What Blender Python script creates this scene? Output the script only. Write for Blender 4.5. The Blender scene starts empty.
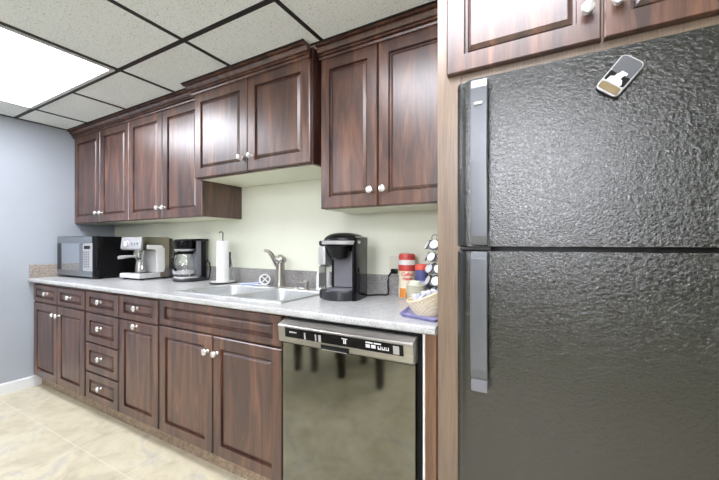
import bpy, bmesh, math, random
from mathutils import Vector, Matrix
random.seed(7)
S = bpy.context.scene
C = S.collection
PI = math.pi

# ------------------------------------------------------------------ materials
def lin(r, g, b):
    f = lambda v: (v/255/12.92) if v/255 <= .04045 else ((v/255+.055)/1.055)**2.4
    return (f(r), f(g), f(b), 1)

class NT:
    def __init__(s, name):
        s.m = bpy.data.materials.new(name); s.m.use_nodes = True
        s.t = s.m.node_tree; s.n = s.t.nodes; s.l = s.t.links
        s.b = s.n['Principled BSDF']
    def node(s, kind, **kw):
        n = s.n.new(kind)
        for k, v in kw.items():
            if k in n.inputs: n.inputs[k].default_value = v
            else: setattr(n, k, v)
        return n
    def link(s, a, b): s.l.new(a, b)
    def pos(s, scale=(1, 1, 1), local=False):
        if local: src = s.node('ShaderNodeTexCoord').outputs['Object']
        else: src = s.node('ShaderNodeNewGeometry').outputs['Position']
        mp = s.node('ShaderNodeMapping'); mp.inputs['Scale'].default_value = scale
        s.link(src, mp.inputs['Vector']); return mp.outputs['Vector']
    def ramp(s, fac, stops, interp='LINEAR'):
        r = s.node('ShaderNodeValToRGB'); r.color_ramp.interpolation = interp
        e = r.color_ramp.elements
        while len(e) < len(stops): e.new(.5)
        for i, (p, c) in enumerate(stops):
            e[i].position = p; e[i].color = c if len(c) == 4 else (*c, 1)
        s.link(fac, r.inputs['Fac']); return r.outputs['Color']
    def noise(s, vec, scale, detail=3, rough=.5, dist=0):
        n = s.node('ShaderNodeTexNoise', Scale=scale, Detail=detail, Roughness=rough, Distortion=dist)
        s.link(vec, n.inputs['Vector']); return n.outputs['Fac']
    def bump(s, h, strength=.3, dist=.002):
        b = s.node('ShaderNodeBump', Strength=strength, Distance=dist)
        s.link(h, b.inputs['Height']); s.link(b.outputs['Normal'], s.b.inputs['Normal'])
    def mix(s, fac, a, b, mode='MIX'):
        m = s.node('ShaderNodeMix', data_type='RGBA', blend_type=mode)
        if isinstance(fac, float): m.inputs[0].default_value = fac
        else: s.link(fac, m.inputs[0])
        for v, i in ((a, 6), (b, 7)):
            if isinstance(v, tuple): m.inputs[i].default_value = v
            else: s.link(v, m.inputs[i])
        return m.outputs[2]

def plain(name, col, rough=.5, metal=0., spec=.5, emit=None, es=0, trans=0, var=.04, coat=0):
    t = NT(name)
    v = t.noise(t.pos(), 40, 2)
    c2 = tuple(min(1, c*(1-var)) for c in col[:3]) + (1,)
    t.link(t.ramp(v, [(.3, c2), (.7, col)]), t.b.inputs['Base Color'])
    t.b.inputs['Roughness'].default_value = rough; t.b.inputs['Metallic'].default_value = metal
    t.b.inputs['Specular IOR Level'].default_value = spec
    t.b.inputs['Transmission Weight'].default_value = trans
    t.b.inputs['Coat Weight'].default_value = coat
    if emit:
        t.b.inputs['Emission Color'].default_value = emit; t.b.inputs['Emission Strength'].default_value = es
    return t.m

def wood(name, stops, rough=.32, gscale=1.0, spec=.5, ior=1.5):
    t = NT(name)
    g = t.noise(t.pos((9*gscale, 9*gscale, 1.1*gscale)), 1.6, 5, .6, 1.2)
    f = t.noise(t.pos((90, 90, 3)), 2.2, 3, .6)
    base = t.ramp(g, stops)
    fine = t.ramp(f, [(.3, (.62, .60, .59, 1)), (.6, (1, 1, 1, 1))])
    t.link(t.mix(.75, base, fine, 'MULTIPLY'), t.b.inputs['Base Color'])
    t.b.inputs['Roughness'].default_value = rough
    t.b.inputs['Specular IOR Level'].default_value = spec; t.b.inputs['IOR'].default_value = ior
    t.bump(f, .03, .0006)
    return t.m

M = {}
M['wood'] = wood('cherry_wood', [(.27, (.024, .008, .006)), (.43, (.058, .021, .015)), (.57, (.125, .050, .029)), (.74, (.24, .105, .055))], .34, spec=1.0, ior=1.56)
M['tan_wood'] = wood('tan_wood', [(.25, (.20, .135, .09)), (.5, (.245, .17, .115)), (.75, (.285, .205, .14))], .33, spec=.9)
M['brown_wood'] = wood('brown_wood', [(.25, (.11, .055, .03)), (.5, (.19, .10, .055)), (.75, (.27, .15, .085))], .34)
M['dark_wood'] = wood('dark_furniture_wood', [(.3, (.008, .005, .004)), (.7, (.03, .016, .010))], .4)

def m_wall(name, col):
    t = NT(name)
    n = t.noise(t.pos(), 3, 3); c2 = tuple(c*.95 for c in col[:3])+(1,)
    t.link(t.ramp(n, [(.35, c2), (.65, col)]), t.b.inputs['Base Color'])
    t.b.inputs['Roughness'].default_value = .6
    t.bump(t.noise(t.pos(), 220, 2), .05, .001)
    return t.m
M['wall_cream'] = m_wall('cream_wall_paint', lin(234, 236, 219))
M['wall_blue'] = m_wall('blue_grey_wall_paint', lin(168, 175, 184))
M['wall_olive'] = m_wall('olive_grey_wall_paint', lin(138, 138, 120))
M['wall_white'] = m_wall('white_wall_paint', lin(240, 240, 236))
M['white_paint'] = plain('white_trim_paint', lin(228, 230, 232), .35)

t = NT('ceiling_tile')
n1 = t.noise(t.pos((1, 1, 1)), 190, 2, .6); n2 = t.noise(t.pos(), 70, 3, .6)
c = t.ramp(n1, [(.30, lin(150, 150, 144)), (.38, lin(228, 234, 232)), (.7, lin(236, 241, 240))])
c2 = t.ramp(n2, [(.30, (.55, .55, .52, 1)), (.38, (1, 1, 1, 1))])
t.link(t.mix(.6, c, c2, 'MULTIPLY'), t.b.inputs['Base Color']); t.b.inputs['Roughness'].default_value = .9
t.bump(n1, .25, .002); M['ceiling'] = t.m
M['grid'] = plain('black_grid_metal', lin(22, 20, 18), .5)

t = NT('beige_floor_tile')
v = t.pos((1, 1, 1))
n1 = t.noise(v, 2.2, 6, .62, 1.6); n2 = t.noise(t.pos((1, 1, 1)), 9, 5, .65, .8)
c = t.ramp(n1, [(.30, lin(204, 198, 182)), (.43, lin(222, 215, 195)), (.55, lin(232, 226, 207)), (.63, lin(214, 211, 202)), (.75, lin(226, 221, 206))])
c = t.mix(.55, c, t.ramp(n2, [(.3, lin(200, 193, 176)), (.5, lin(232, 228, 214)), (.7, lin(238, 236, 228))]), 'MULTIPLY')
br = t.node('ShaderNodeTexBrick', Scale=1.0, **{'Mortar Size': .0035, 'Mortar Smooth': .3, 'Brick Width': .46, 'Row Height': .46})
br.offset = 0; t.link(t.pos(), br.inputs['Vector'])
mf = t.node('ShaderNodeMath', operation='MULTIPLY'); t.link(br.outputs['Fac'], mf.inputs[0]); mf.inputs[1].default_value = .45
c = t.mix(mf.outputs[0], c, lin(236, 232, 218))
hs = t.node('ShaderNodeHueSaturation', Value=.93, Saturation=1.08); t.link(c, hs.inputs['Color'])
t.link(hs.outputs['Color'], t.b.inputs['Base Color']); t.b.inputs['Roughness'].default_value = .38
t.bump(n2, .06, .003); M['floor'] = t.m

t = NT('brown_base_tile')
n2 = t.noise(t.pos(), 40, 5, .7)
c = t.ramp(n2, [(.3, lin(104, 90, 76)), (.5, lin(146, 126, 106)), (.7, lin(178, 158, 136))])
t.link(c, t.b.inputs['Base Color']); t.b.inputs['Roughness'].default_value = .5; M['toe'] = t.m

def m_laminate(name, stops, rough):
    t = NT(name)
    a = t.noise(t.pos(), 180, 3, .7); b = t.noise(t.pos(), 22, 3, .6)
    c = t.ramp(a, stops)
    c = t.mix(.35, c, t.ramp(b, [(.35, (.68, .66, .64, 1)), (.65, (1, 1, 1, 1))]), 'MULTIPLY')
    t.link(c, t.b.inputs['Base Color']); t.b.inputs['Roughness'].default_value = rough
    return t.m
M['counter'] = m_laminate('grey_laminate_with_glare', [(.32, lin(160, 158, 156)), (.5, lin(194, 195, 196)), (.68, lin(214, 216, 218))], .22)  # same laminate as the backsplash, worktop glare put into lighter tones
M['splash'] = m_laminate('grey_backsplash_laminate', [(.32, lin(104, 98, 94)), (.5, lin(152, 150, 149)), (.68, lin(184, 182, 180))], .35)
M['splash_brown'] = m_laminate('tan_backsplash_laminate', [(.32, lin(92, 80, 72)), (.5, lin(156, 145, 134)), (.68, lin(188, 180, 170))], .35)

def m_fridge(name, base, rough, bumpy):
    t = NT(name)
    vo = t.node('ShaderNodeTexVoronoi', Scale=260.0, feature='SMOOTH_F1'); 
    w = t.noise(t.pos(), 110, 4, .7, 1.0)
    t.link(t.pos(), vo.inputs['Vector'])
    h = t.mix(.5, vo.outputs['Distance'], t.ramp(w, [(.3, (0, 0, 0)), (.7, (1, 1, 1))]))
    t.b.inputs['Base Color'].default_value = base
    t.b.inputs['Roughness'].default_value = rough; t.b.inputs['IOR'].default_value = 1.6; t.b.inputs['Specular IOR Level'].default_value = .8
    t.bump(h, bumpy, .003)
    return t.m
M['fridge'] = m_fridge('textured_black_enamel', (.010, .011, .009, 1), .14, .30)
M['fridge_body'] = plain('smooth_black_enamel', (.012, .012, .012, 1), .4)
M['gasket'] = plain('black_rubber', (.008, .008, .008, 1), .7)
M['handle'] = plain('grey_satin_plastic', lin(104, 107, 112), .3, .3)

t = NT('dark_stainless_steel')
n = t.noise(t.pos((1, 1, 1)), 5, 4, .6); f = t.noise(t.pos((4, 4, 400)), 2, 2)
t.link(t.ramp(n, [(.3, (.19, .19, .16, 1)), (.7, (.25, .25, .22, 1))]), t.b.inputs['Base Color'])
t.b.inputs['Metallic'].default_value = 1
t.link(t.ramp(n, [(.3, (.04, .04, .04)), (.7, (.09, .09, .09))]), t.b.inputs['Roughness'])
t.bump(f, .015, .0005); M['dw_steel'] = t.m

def m_brushed(name, col, rough, axis=(300, 6, 6)):
    t = NT(name); f = t.noise(t.pos(axis), 1, 2)
    c2 = tuple(c*.85 for c in col[:3])+(1,)
    t.link(t.ramp(f, [(.3, c2), (.7, col)]), t.b.inputs['Base Color'])
    t.b.inputs['Metallic'].default_value = 1; t.b.inputs['Roughness'].default_value = rough
    t.bump(f, .04, .0005)
    return t.m
M['steel'] = m_brushed('brushed_steel', lin(190, 188, 184), .3, (6, 6, 300))
M['sink_steel'] = m_brushed('sink_steel', lin(226, 228, 230), .42, (300, 6, 6))
M['bronze_steel'] = m_brushed('warm_brushed_steel', lin(168, 160, 146), .3, (6, 300, 6))
M['nickel'] = plain('satin_nickel', lin(176, 172, 164), .28, 1)
M['chrome'] = plain('chrome', lin(210, 210, 212), .1, 1)
M['knob'] = plain('polished_nickel_knob', lin(228, 226, 222), .18, .55)
M['black'] = plain('black_plastic', (.005, .005, .0055, 1), .28, spec=.3)
M['black_gloss'] = plain('glossy_black_plastic', (.004, .004, .005, 1), .12, spec=.25)
M['dark_grey'] = plain('dark_grey_plastic', lin(42, 42, 46), .35)
M['grey'] = plain('mid_grey_plastic', lin(120, 120, 128), .4)
M['silver'] = plain('silver_plastic', lin(190, 190, 192), .3, .4)
M['light_grey'] = plain('light_grey_plastic', lin(205, 205, 205), .4)
M['mw_silver'] = plain('microwave_silver', lin(150, 156, 162), .25, .8)
M['mw_glass'] = plain('mirrored_microwave_glass', lin(190, 196, 204), .07, .85)
M['melamine'] = plain('cream_melamine', lin(226, 228, 206), .5)
M['mag_grey'] = plain('grey_plate', lin(92, 94, 98), .35)
M['olive_brown'] = plain('olive_brown_plate', lin(128, 112, 76), .4)
M['white'] = plain('white_plastic', lin(236, 236, 234), .4)
M['paper'] = plain('white_paper_towel', lin(244, 244, 244), .9)
M['cream'] = plain('cream_plastic', lin(226, 224, 208), .45)
M['red'] = plain('red_plastic', lin(200, 74, 70), .35)
M['red_ink'] = plain('red_print', lin(214, 70, 64), .5)
M['orange'] = plain('orange_print', lin(222, 140, 62), .5)
M['coral'] = plain('coral_red_lid', lin(226, 92, 74), .4)
M['navy'] = plain('blue_label', lin(84, 88, 138), .5)
M['purple'] = plain('violet_blue_plastic', lin(150, 148, 196), .5)
M['pale_blue'] = plain('pale_blue_plastic', lin(170, 182, 214), .4)
M['packet'] = plain('white_paper_packet', lin(230, 230, 238), .7)
M['packet_blue'] = plain('blue_white_packet', lin(176, 184, 220), .7)
M['packet_green'] = plain('pale_green_packet', lin(222, 230, 206), .7)
M['foil'] = plain('pod_foil', lin(216, 216, 220), .35, .3)
M['label_cream'] = plain('cream_label', lin(236, 226, 200), .5)
M['ink'] = plain('white_ink', lin(225, 225, 228), .5)
t = NT('clear_glass'); t.b.inputs['Transmission Weight'].default_value = 1; t.b.inputs['Roughness'].default_value = .02
t.b.inputs['Base Color'].default_value = (.95, .96, .97, 1); M['glass'] = t.m
t = NT('smoked_plastic'); t.b.inputs['Transmission Weight'].default_value = .55; t.b.inputs['Roughness'].default_value = .1
t.b.inputs['Base Color'].default_value = (.10, .085, .06, 1); M['smoke'] = t.m

def m_wicker(name, a, b, s):
    t = NT(name)
    w = t.node('ShaderNodeTexChecker', Scale=s); t.link(t.pos((1, 1, 1.3)), w.inputs['Vector'])
    n = t.noise(t.pos(), 120, 2)
    c = t.mix(w.outputs['Fac'], a, b)
    t.link(t.mix(.3, c, t.ramp(n, [(.3, (.6, .6, .6, 1)), (.7, (1, 1, 1, 1))]), 'MULTIPLY'), t.b.inputs['Base Color'])
    t.b.inputs['Roughness'].default_value = .6; t.bump(w.outputs['Fac'], .3, .002)
    return t.m
M['wicker'] = m_wicker('cream_wicker', lin(240, 230, 200), lin(222, 206, 170), 130)
M['wicker_dot'] = m_wicker('dotted_weave', lin(232, 230, 208), lin(138, 132, 98), 150)

def m_light(name, s):
    t = NT(name)
    t.b.inputs['Base Color'].default_value = (.9, .9, .92, 1)
    t.b.inputs['Emission Color'].default_value = (.91, .925, 1.0, 1)
    t.b.inputs['Emission Strength'].default_value = s
    return t.m
M['added_glow'] = m_light('added_window_glow', 20.0)  # emitter for the added window behind the camera
M['diffuser'] = m_light('lit_acrylic_diffuser', 14.0)
M['diffuser_mid'] = m_light('lit_acrylic_diffuser_by_fridge', 10.0)
M['diffuser_far'] = m_light('lit_acrylic_diffuser_room', 16.0)

# ------------------------------------------------------------------ mesh building
class MB:
    def __init__(s): s.bm = bmesh.new()
    def box(s, x0, x1, y0, y1, z0, z1, bev=0, seg=2):
        r = bmesh.ops.create_cube(s.bm, size=1)
        bmesh.ops.scale(s.bm, vec=(abs(x1-x0), abs(y1-y0), abs(z1-z0)), verts=r['verts'])
        bmesh.ops.translate(s.bm, vec=((x0+x1)/2, (y0+y1)/2, (z0+z1)/2), verts=r['verts'])
        if bev:
            es = list({e for v in r['verts'] for e in v.link_edges})
            bmesh.ops.bevel(s.bm, geom=es, offset=bev, segments=seg, affect='EDGES', profile=.5)
        return s
    def lathe(s, prof, c=(0, 0, 0), axis='Z', seg=24, sx=1, sy=1):
        rings = []
        for r, h in prof:
            ring = []
            if r < 1e-6:
                p = (0, 0, h); ring = [s.bm.verts.new(s._ax(p, axis, c))]
            else:
                for k in range(seg):
                    a = 2*PI*k/seg
                    ring.append(s.bm.verts.new(s._ax((r*math.cos(a)*sx, r*math.sin(a)*sy, h), axis, c)))
            rings.append(ring)
        for A, B in zip(rings, rings[1:]):
            if len(A) == 1 and len(B) == 1: continue
            for k in range(seg):
                k2 = (k+1) % seg
                if len(A) == 1: s.bm.faces.new((A[0], B[k2], B[k]))
                elif len(B) == 1: s.bm.faces.new((A[k], A[k2], B[0]))
                else: s.bm.faces.new((A[k], A[k2], B[k2], B[k]))
        return s
    def _ax(s, p, axis, c):
        x, y, z = p
        if axis == 'Z': q = (x, y, z)
        elif axis == 'Y': q = (x, z, y)
        elif axis == '-Y': q = (x, -z, y)
        else: q = (z, x, y)
        return (q[0]+c[0], q[1]+c[1], q[2]+c[2])
    def tube(s, pts, rad, seg=10, closed=False):
        pts = [Vector(p) for p in pts]; n = len(pts)
        rads = rad if isinstance(rad, (list, tuple)) else [rad]*n
        rings = []; up = Vector((0.13, .21, 1)).normalized()
        for i, p in enumerate(pts):
            if closed: d = pts[(i+1) % n]-pts[i-1]
            else: d = pts[min(i+1, n-1)]-pts[max(i-1, 0)]
            d.normalize()
            a = d.cross(up)
            if a.length < 1e-3: a = d.cross(Vector((1, 0, 0)))
            a.normalize(); b = a.cross(d)
            rings.append([s.bm.verts.new(p+(a*math.cos(2*PI*k/seg)+b*math.sin(2*PI*k/seg))*rads[i]) for k in range(seg)])
        pairs = list(zip(rings, rings[1:]))
        if closed: pairs.append((rings[-1], rings[0]))
        for A, B in pairs:
            for k in range(seg): s.bm.faces.new((A[k], A[(k+1) % seg], B[(k+1) % seg], B[k]))
        if not closed:
            s.bm.faces.new(rings[0]); s.bm.faces.new(rings[-1])
        return s
    def loft(s, loops, cap=True, closed=True):
        L = [[s.bm.verts.new(p) for p in lp] for lp in loops]; n = len(L[0])
        for A, B in zip(L, L[1:]):
            for k in range(n if closed else n-1):
                s.bm.faces.new((A[k], A[(k+1) % n], B[(k+1) % n], B[k]))
        if cap: s.bm.faces.new(L[0]); s.bm.faces.new(L[-1])
        return s
    def prism(s, poly, a0, a1, axis='X', bev=0):
        def f(p, a):
            if axis == 'X': return (a, p[0], p[1])
            if axis == 'Y': return (p[0], a, p[1])
            return (p[0], p[1], a)
        before = set(s.bm.edges)
        s.loft([[f(p, a0) for p in poly], [f(p, a1) for p in poly]])
        if bev:
            es = [e for e in s.bm.edges if e not in before]
            bmesh.ops.bevel(s.bm, geom=es, offset=bev, segments=2, affect='EDGES', profile=.5)
        return s
    def door(s, x0, x1, z0, z1, y, th=.02, fx=.055, fz=.055, bev=.012):
        """raised-panel front: rounded edge, frame, groove, bevelled centre panel"""
        lo = [(0, 0, th), (0, 0, .004), (.004, .004, 0), (fx, fz, 0), (fx+.002, fz+.002, .014), (fx+.009, fz+.009, .014), (fx+.010, fz+.010, .010),
              (fx+.010+bev, fz+.010+bev, .001), (fx+.011+bev, fz+.011+bev, .001)]
        s.loft([[(x0+i, y+d, z0+j), (x1-i, y+d, z0+j), (x1-i, y+d, z1-j), (x0+i, y+d, z1-j)] for i, j, d in lo])
        return s
    def build(s, name, mat, parent=None, world=False, smooth=35, loc=None):
        bmesh.ops.recalc_face_normals(s.bm, faces=s.bm.faces)
        me = bpy.data.meshes.new(name)
        if world and parent is not None:
            root = parent; off = Vector((0, 0, 0))
            while root: off += root.location; root = root.parent
            bmesh.ops.translate(s.bm, vec=-off, verts=s.bm.verts)
        s.bm.to_mesh(me); s.bm.free()
        if smooth:
            for p in me.polygons: p.use_smooth = True
            me.set_sharp_from_angle(angle=math.radians(smooth))
        o = bpy.data.objects.new(name, me); C.objects.link(o)
        if smooth:
            wm = o.modifiers.new('weighted', 'WEIGHTED_NORMAL'); wm.keep_sharp = True; wm.weight = 100
        me.materials.append(M[mat] if isinstance(mat, str) else mat)
        if parent: o.parent = parent
        if loc: o.location = loc
        return o

def tag(o, label, cat, group=None):
    o['label'] = label; o['category'] = cat
    if group: o['group'] = group
    return o
def thing(name, label, cat, loc, rz=0, group=None):
    o = bpy.data.objects.new(name, None); C.objects.link(o)
    o.location = loc; o.rotation_euler = (0, 0, rz); o.empty_display_size = .05
    return tag(o, label, cat, group)
def struct(o): o['kind'] = 'structure'; return o
def copy_part(src, parent, loc):
    c = src.copy(); C.objects.link(c); c.parent = parent; c.location = loc; return c
def worldloc(o):
    v = Vector((0, 0, 0))
    while o: v += o.location; o = o.parent
    return v
_knob = [None]
def knob(parent, x, y, z, big=1.0):
    loc = Vector((x, y, z))-worldloc(parent)
    if _knob[0] is None:
        _knob[0] = MB().lathe([(0, 0), (.009, 0), (.008, .003), (.005, .006), (.005, .012), (.010, .015), (.0155, .019), (.0165, .023), (.0145, .0275), (.008, .030), (0, .0305)], axis='-Y', seg=20).build('knob', 'knob', parent, loc=loc)
        return _knob[0]
    return copy_part(_knob[0], parent, loc)

# ------------------------------------------------------------------ setting
XL, XR, YB, YF, ZC = -3.635, 2.3, 1.73, -3.4, 2.112
struct(MB().box(XL-.1, XR+.1, YF-.1, YB+.1, -.08, 0).build('floor', 'floor', smooth=0))
struct(MB().box(XL-.1, XR+.1, YF-.1, YB+.1, ZC, ZC+.08).build('ceiling', 'ceiling', smooth=0))
struct(MB().box(XL, XR, YB, YB+.1, 0, ZC).build('wall_back', 'wall_cream', smooth=0))
struct(MB().box(XL-.1, XL, YF, YB, 0, ZC).build('wall_left', 'wall_blue', smooth=0))
struct(MB().box(XR, XR+.1, YF, YB, 0, ZC).build('wall_right', 'wall_white', smooth=0))
WX0, WX1, WZ0, WZ1 = -.75, .40, 1.30, 2.06
m = MB()
for b in ((XL, WX0, 0, ZC), (WX1, XR, 0, ZC), (WX0, WX1, 0, WZ0), (WX0, WX1, WZ1, ZC)): m.box(b[0], b[1], YF-.1, YF, b[2], b[3])
struct(m.build('wall_front', 'wall_olive', smooth=0))
wn = MB().box(WX0, WX1, YF-.085, YF-.075, WZ0, WZ1).build('window_added', 'added_glow', smooth=0); struct(wn)  # unseen glowing window, added for frontal light and glare on the fridge
m = MB()
for b in ((WX0, WX1, WZ0, WZ0+.05), (WX0, WX1, WZ1-.05, WZ1), (WX0, WX0+.05, WZ0+.05, WZ1-.05), (WX1-.05, WX1, WZ0+.05, WZ1-.05), ((WX0+WX1)/2-.02, (WX0+WX1)/2+.02, WZ0+.05, WZ1-.05)): m.box(b[0], b[1], YF-.074, YF-.03, b[2], b[3])
m.build('window_added_frame', 'white_paint', wn, smooth=0)
struct(MB().prism([(XL, 0), (XL+.013, 0), (XL+.013, .070), (XL+.008, .080), (XL, .082)], YF, 1.19, 'Y').build('baseboard_left', 'white_paint', smooth=0))
struct(MB().box(-3.62, -.99, 1.19, 1.20, 0, .099).build('baseboard_back', 'toe', smooth=0))

P = .577
xs = [-3.272+P*k for k in range(0, 10)]
ys = [1.030-P*k for k in range(-1, 8)]
LIGHTS = [(-3.272, .453, 'diffuser'), (-.964, .453, 'diffuser_mid'), (-3.272, -1.278, 'diffuser_far'), (-.964, -1.278, 'diffuser_far'), (-.964, -2.432, 'diffuser_far')]
g = MB()
def in_light(x, y):
    return any(lx+.01 < x < lx+2*P-.01 and ly+.01 < y < ly+P-.01 for lx, ly, _ in LIGHTS)
for y in ys:
    g.box(XL, XR, y-.0115, y+.0115, ZC-.004, ZC+.002)
yy = [YF]+sorted(ys)+[YB]
for x in xs:
    for a, b in zip(yy, yy[1:]):
        if b-a > .02 and not in_light(x, (a+b)/2):
            g.box(x-.010, x+.010, a+.012, b-.012, ZC-.0035, ZC+.002)
g.box(XL, XL+.02, YF, YB, ZC-.004, ZC+.002)
for x0, x1, y in ((XL+.02, -1.972, 1.41-.048), (-1.972, -1.034, 1.357-.048), (-1.034, -.34, 1.41-.048)):
    g.box(x0, x1, y-.010, y-.0008, ZC-.005, ZC+.002)
struct(g.build('trim_1', 'grid', smooth=0))
labs = ['lit rectangular ceiling light panel in the grid near the blue wall',
        'lit ceiling light panel overhead, just out of the picture in front of the fridge',
        'lit ceiling light panel behind the camera on the blue wall side',
        'lit ceiling light panel behind the camera on the fridge side',
        'lit ceiling light panel farthest behind the camera, near the added window']
for (lx, ly, dm), lb in zip(LIGHTS, labs):
    x0, x1, y0, y1 = lx+.012, lx+2*P-.012, ly+.013, ly+P-.013
    L = thing('ceiling_light', lb, 'ceiling light', ((x0+x1)/2, (y0+y1)/2, ZC-.012), 0, 'ceiling light panels')
    f = MB(); w = .022
    for b in ((x0, x1, y0, y0+w), (x0, x1, y1-w, y1), (x0, x0+w, y0+w, y1-w), (x1-w, x1, y0+w, y1-w)):
        f.box(*b, ZC-.010, ZC-.0005, .002)
    f.build('frame', 'light_grey', L, world=True)
    MB().box(x0+w, x1-w, y0+w, y1-w, ZC-.006, ZC-.001).build('diffuser', dm, L, world=True, smooth=0)

# ------------------------------------------------------------------ base cabinets
YD = 1.13
def base_cab(x0, x1, label, hollow=False):
    r = thing('base_cabinet', label, 'cabinet', ((x0+x1)/2, 1.43, .10), 0, 'base cabinets under the worktop')
    MB().box(x0+.0008, x1-.0008, YD+.0205, 1.728, .10, .8372).build('body', 'wood', r, world=True, smooth=0) if not hollow else None
    if hollow:   # open-topped box leaving room for the sink bowls
        m = MB(); a, b = x0+.0008, x1-.0008
        m.box(a, a+.018, YD+.0205, 1.728, .10, .8372); m.box(b-.018, b, YD+.0205, 1.728, .10, .8372)
        m.box(a+.018, b-.018, YD+.0205, YD+.038, .10, .8372); m.box(a+.018, b-.018, 1.710, 1.728, .10, .8372); m.box(a+.018, b-.018, YD+.038, 1.710, .10, .118)
        m.build('body', 'wood', r, world=True, smooth=0)
    return r
def front(r, name, x0, x1, z0, z1, y, **kw):
    return MB().door(x0, x1, z0, z1, y, **kw).build(name, 'wood', r, world=True, smooth=0)
DR = dict(fx=.045, fz=.030, bev=.010)
c1 = base_cab(-3.632, -2.7575, 'dark cherry base cabinet by the blue wall, two small drawers over two doors')
d = front(c1, 'drawer', -3.597, -3.184, .688, .817, YD, **DR); knob(d, -3.345, YD, .757)
d = front(c1, 'drawer', -3.174, -2.768, .688, .817, YD, **DR); knob(d, -2.965, YD, .757)
d = front(c1, 'door', -3.597, -3.184, .103, .679, YD); knob(d, -3.212, YD, .612)
d = front(c1, 'door', -3.174, -2.768, .103, .679, YD); knob(d, -3.146, YD, .612)
c2 = base_cab(-2.7575, -2.3295, 'dark cherry base cabinet with a stack of four drawers, below the espresso machine')
for z0, z1, kz in ((.684, .822, .762), (.485, .676, .592), (.290, .477, .395), (.103, .282, .205)):
    d = front(c2, 'drawer', -2.747, -2.337, z0, z1, YD, fx=.05, fz=.036 if z0 > .6 else .045, bev=.010); knob(d, -2.542, YD, kz)
c3 = base_cab(-2.3295, -1.9145, 'narrow dark cherry base cabinet with one drawer over one door, right of the drawer stack')
d = front(c3, 'drawer', -2.324, -1.922, .684, .823, YD, fx=.05, fz=.036, bev=.010); knob(d, -2.125, YD, .760)
d = front(c3, 'door', -2.324, -1.922, .103, .677, YD); knob(d, -2.130, YD, .655)
c4 = base_cab(-1.9145, -1.006, 'wide dark cherry sink base cabinet with false front over two doors, beside the dishwasher', True)
front(c4, 'false_drawer_front', -1.907, -1.016, .692, .830, YD, fx=.05, fz=.034, bev=.010)
d = front(c4, 'door', -1.907, -1.468, .103, .684, YD); knob(d, -1.497, YD, .606)
d = front(c4, 'door', -1.458, -1.016, .103, .684, YD); knob(d, -1.427, YD, .606)

tag(MB().box(-.374, -.3365, 1.12, 1.70, 0, .838).build('cabinet_filler', 'brown_wood', smooth=0), 'narrow brown wood filler panel between the dishwasher and the tall fridge panel', 'panel')
tag(MB().box(-.3845, -.3765, 1.125, 1.70, 0, .838).build('edge_strip', 'white', smooth=0), 'thin white vertical edge strip at the right side of the dishwasher', 'strip')

# ------------------------------------------------------------------ worktop with sink cut-out
SX0, SX1, SY0, SY1 = -1.875, -1.085, 1.205, 1.660
ct = thing('countertop', 'long light grey speckled laminate worktop with raised back edge along the wall', 'worktop', (-2, 1.4, .84))
m = MB()
fr = [(1.155, .840), (1.155, .8375), (1.112, .8375), (1.106, .842), (1.104, .852), (1.106, .861), (1.113, .866), (1.155, .866)]
m.prism(fr, -3.633, -.336, 'X')
m.box(-3.633, -.336, 1.155, SY0+.012, .840, .866)
m.box(-3.633, SX0+.012, SY0+.012, SY1-.012, .840, .866)
m.box(SX1-.012, -.336, SY0+.012, SY1-.012, .840, .866)
m.box(-3.633, -.336, SY1-.012, 1.7285, .840, .866)
m.build('worktop', 'counter', ct, world=True, smooth=25)
MB().box(-3.612, -.336, 1.710, 1.7285, .866, .970, .003).build('backsplash', 'splash', ct, world=True)
MB().box(-3.633, -3.6135, 1.115, 1.7285, .866, .970, .003).build('side_splash', 'splash_brown', ct, world=True)

# ------------------------------------------------------------------ sink
sk = thing('kitchen_sink', 'stainless steel double bowl sink set into the worktop', 'sink', (-1.48, 1.43, .866))
def bowl(x0, x1, y0, y1):
    def rr(i, z, r):
        pts = []
        for cx, cy, a0 in ((x1-i-r, y1-i-r, 0), (x0+i+r, y1-i-r, 90), (x0+i+r, y0+i+r, 180), (x1-i-r, y0+i+r, 270)):
            for k in range(6):
                a = math.radians(a0+18*k); pts.append((cx+r*math.cos(a), cy+r*math.sin(a), z))
        return pts
    return [rr(0, .8695, .045), rr(.004, .864, .043), rr(.012, .79, .04), rr(.016, .715, .04), rr(.03, .700, .05), rr(.10, .697, .03)]
B1, B2 = (-1.835, -1.475, 1.240, 1.575), (-1.435, -1.120, 1.240, 1.575)
m = MB(); z0, z1 = .8665, .8695
for b in ((SX0, SX1, SY0, B1[2]), (SX0, SX1, B1[3], SY1), (SX0, B1[0], B1[2], B1[3]), (B1[1], B2[0], B1[2], B1[3]), (B2[1], SX1, B1[2], B1[3])):
    m.box(*b, z0, z1)
for b in (B1, B2):   # fillets closing the rounded corners of the rim
    for cx, cy, sx, sy in ((b[0], b[2], 1, 1), (b[1], b[2], -1, 1), (b[0], b[3], 1, -1), (b[1], b[3], -1, -1)):
        pl = [(cx, cy)]+[(cx+sx*(.045-.045*math.sin(math.radians(t_))), cy+sy*(.045-.045*math.cos(math.radians(t_)))) for t_ in range(0, 91, 15)]
        m.prism(pl, z0, z1, 'Z')
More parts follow.
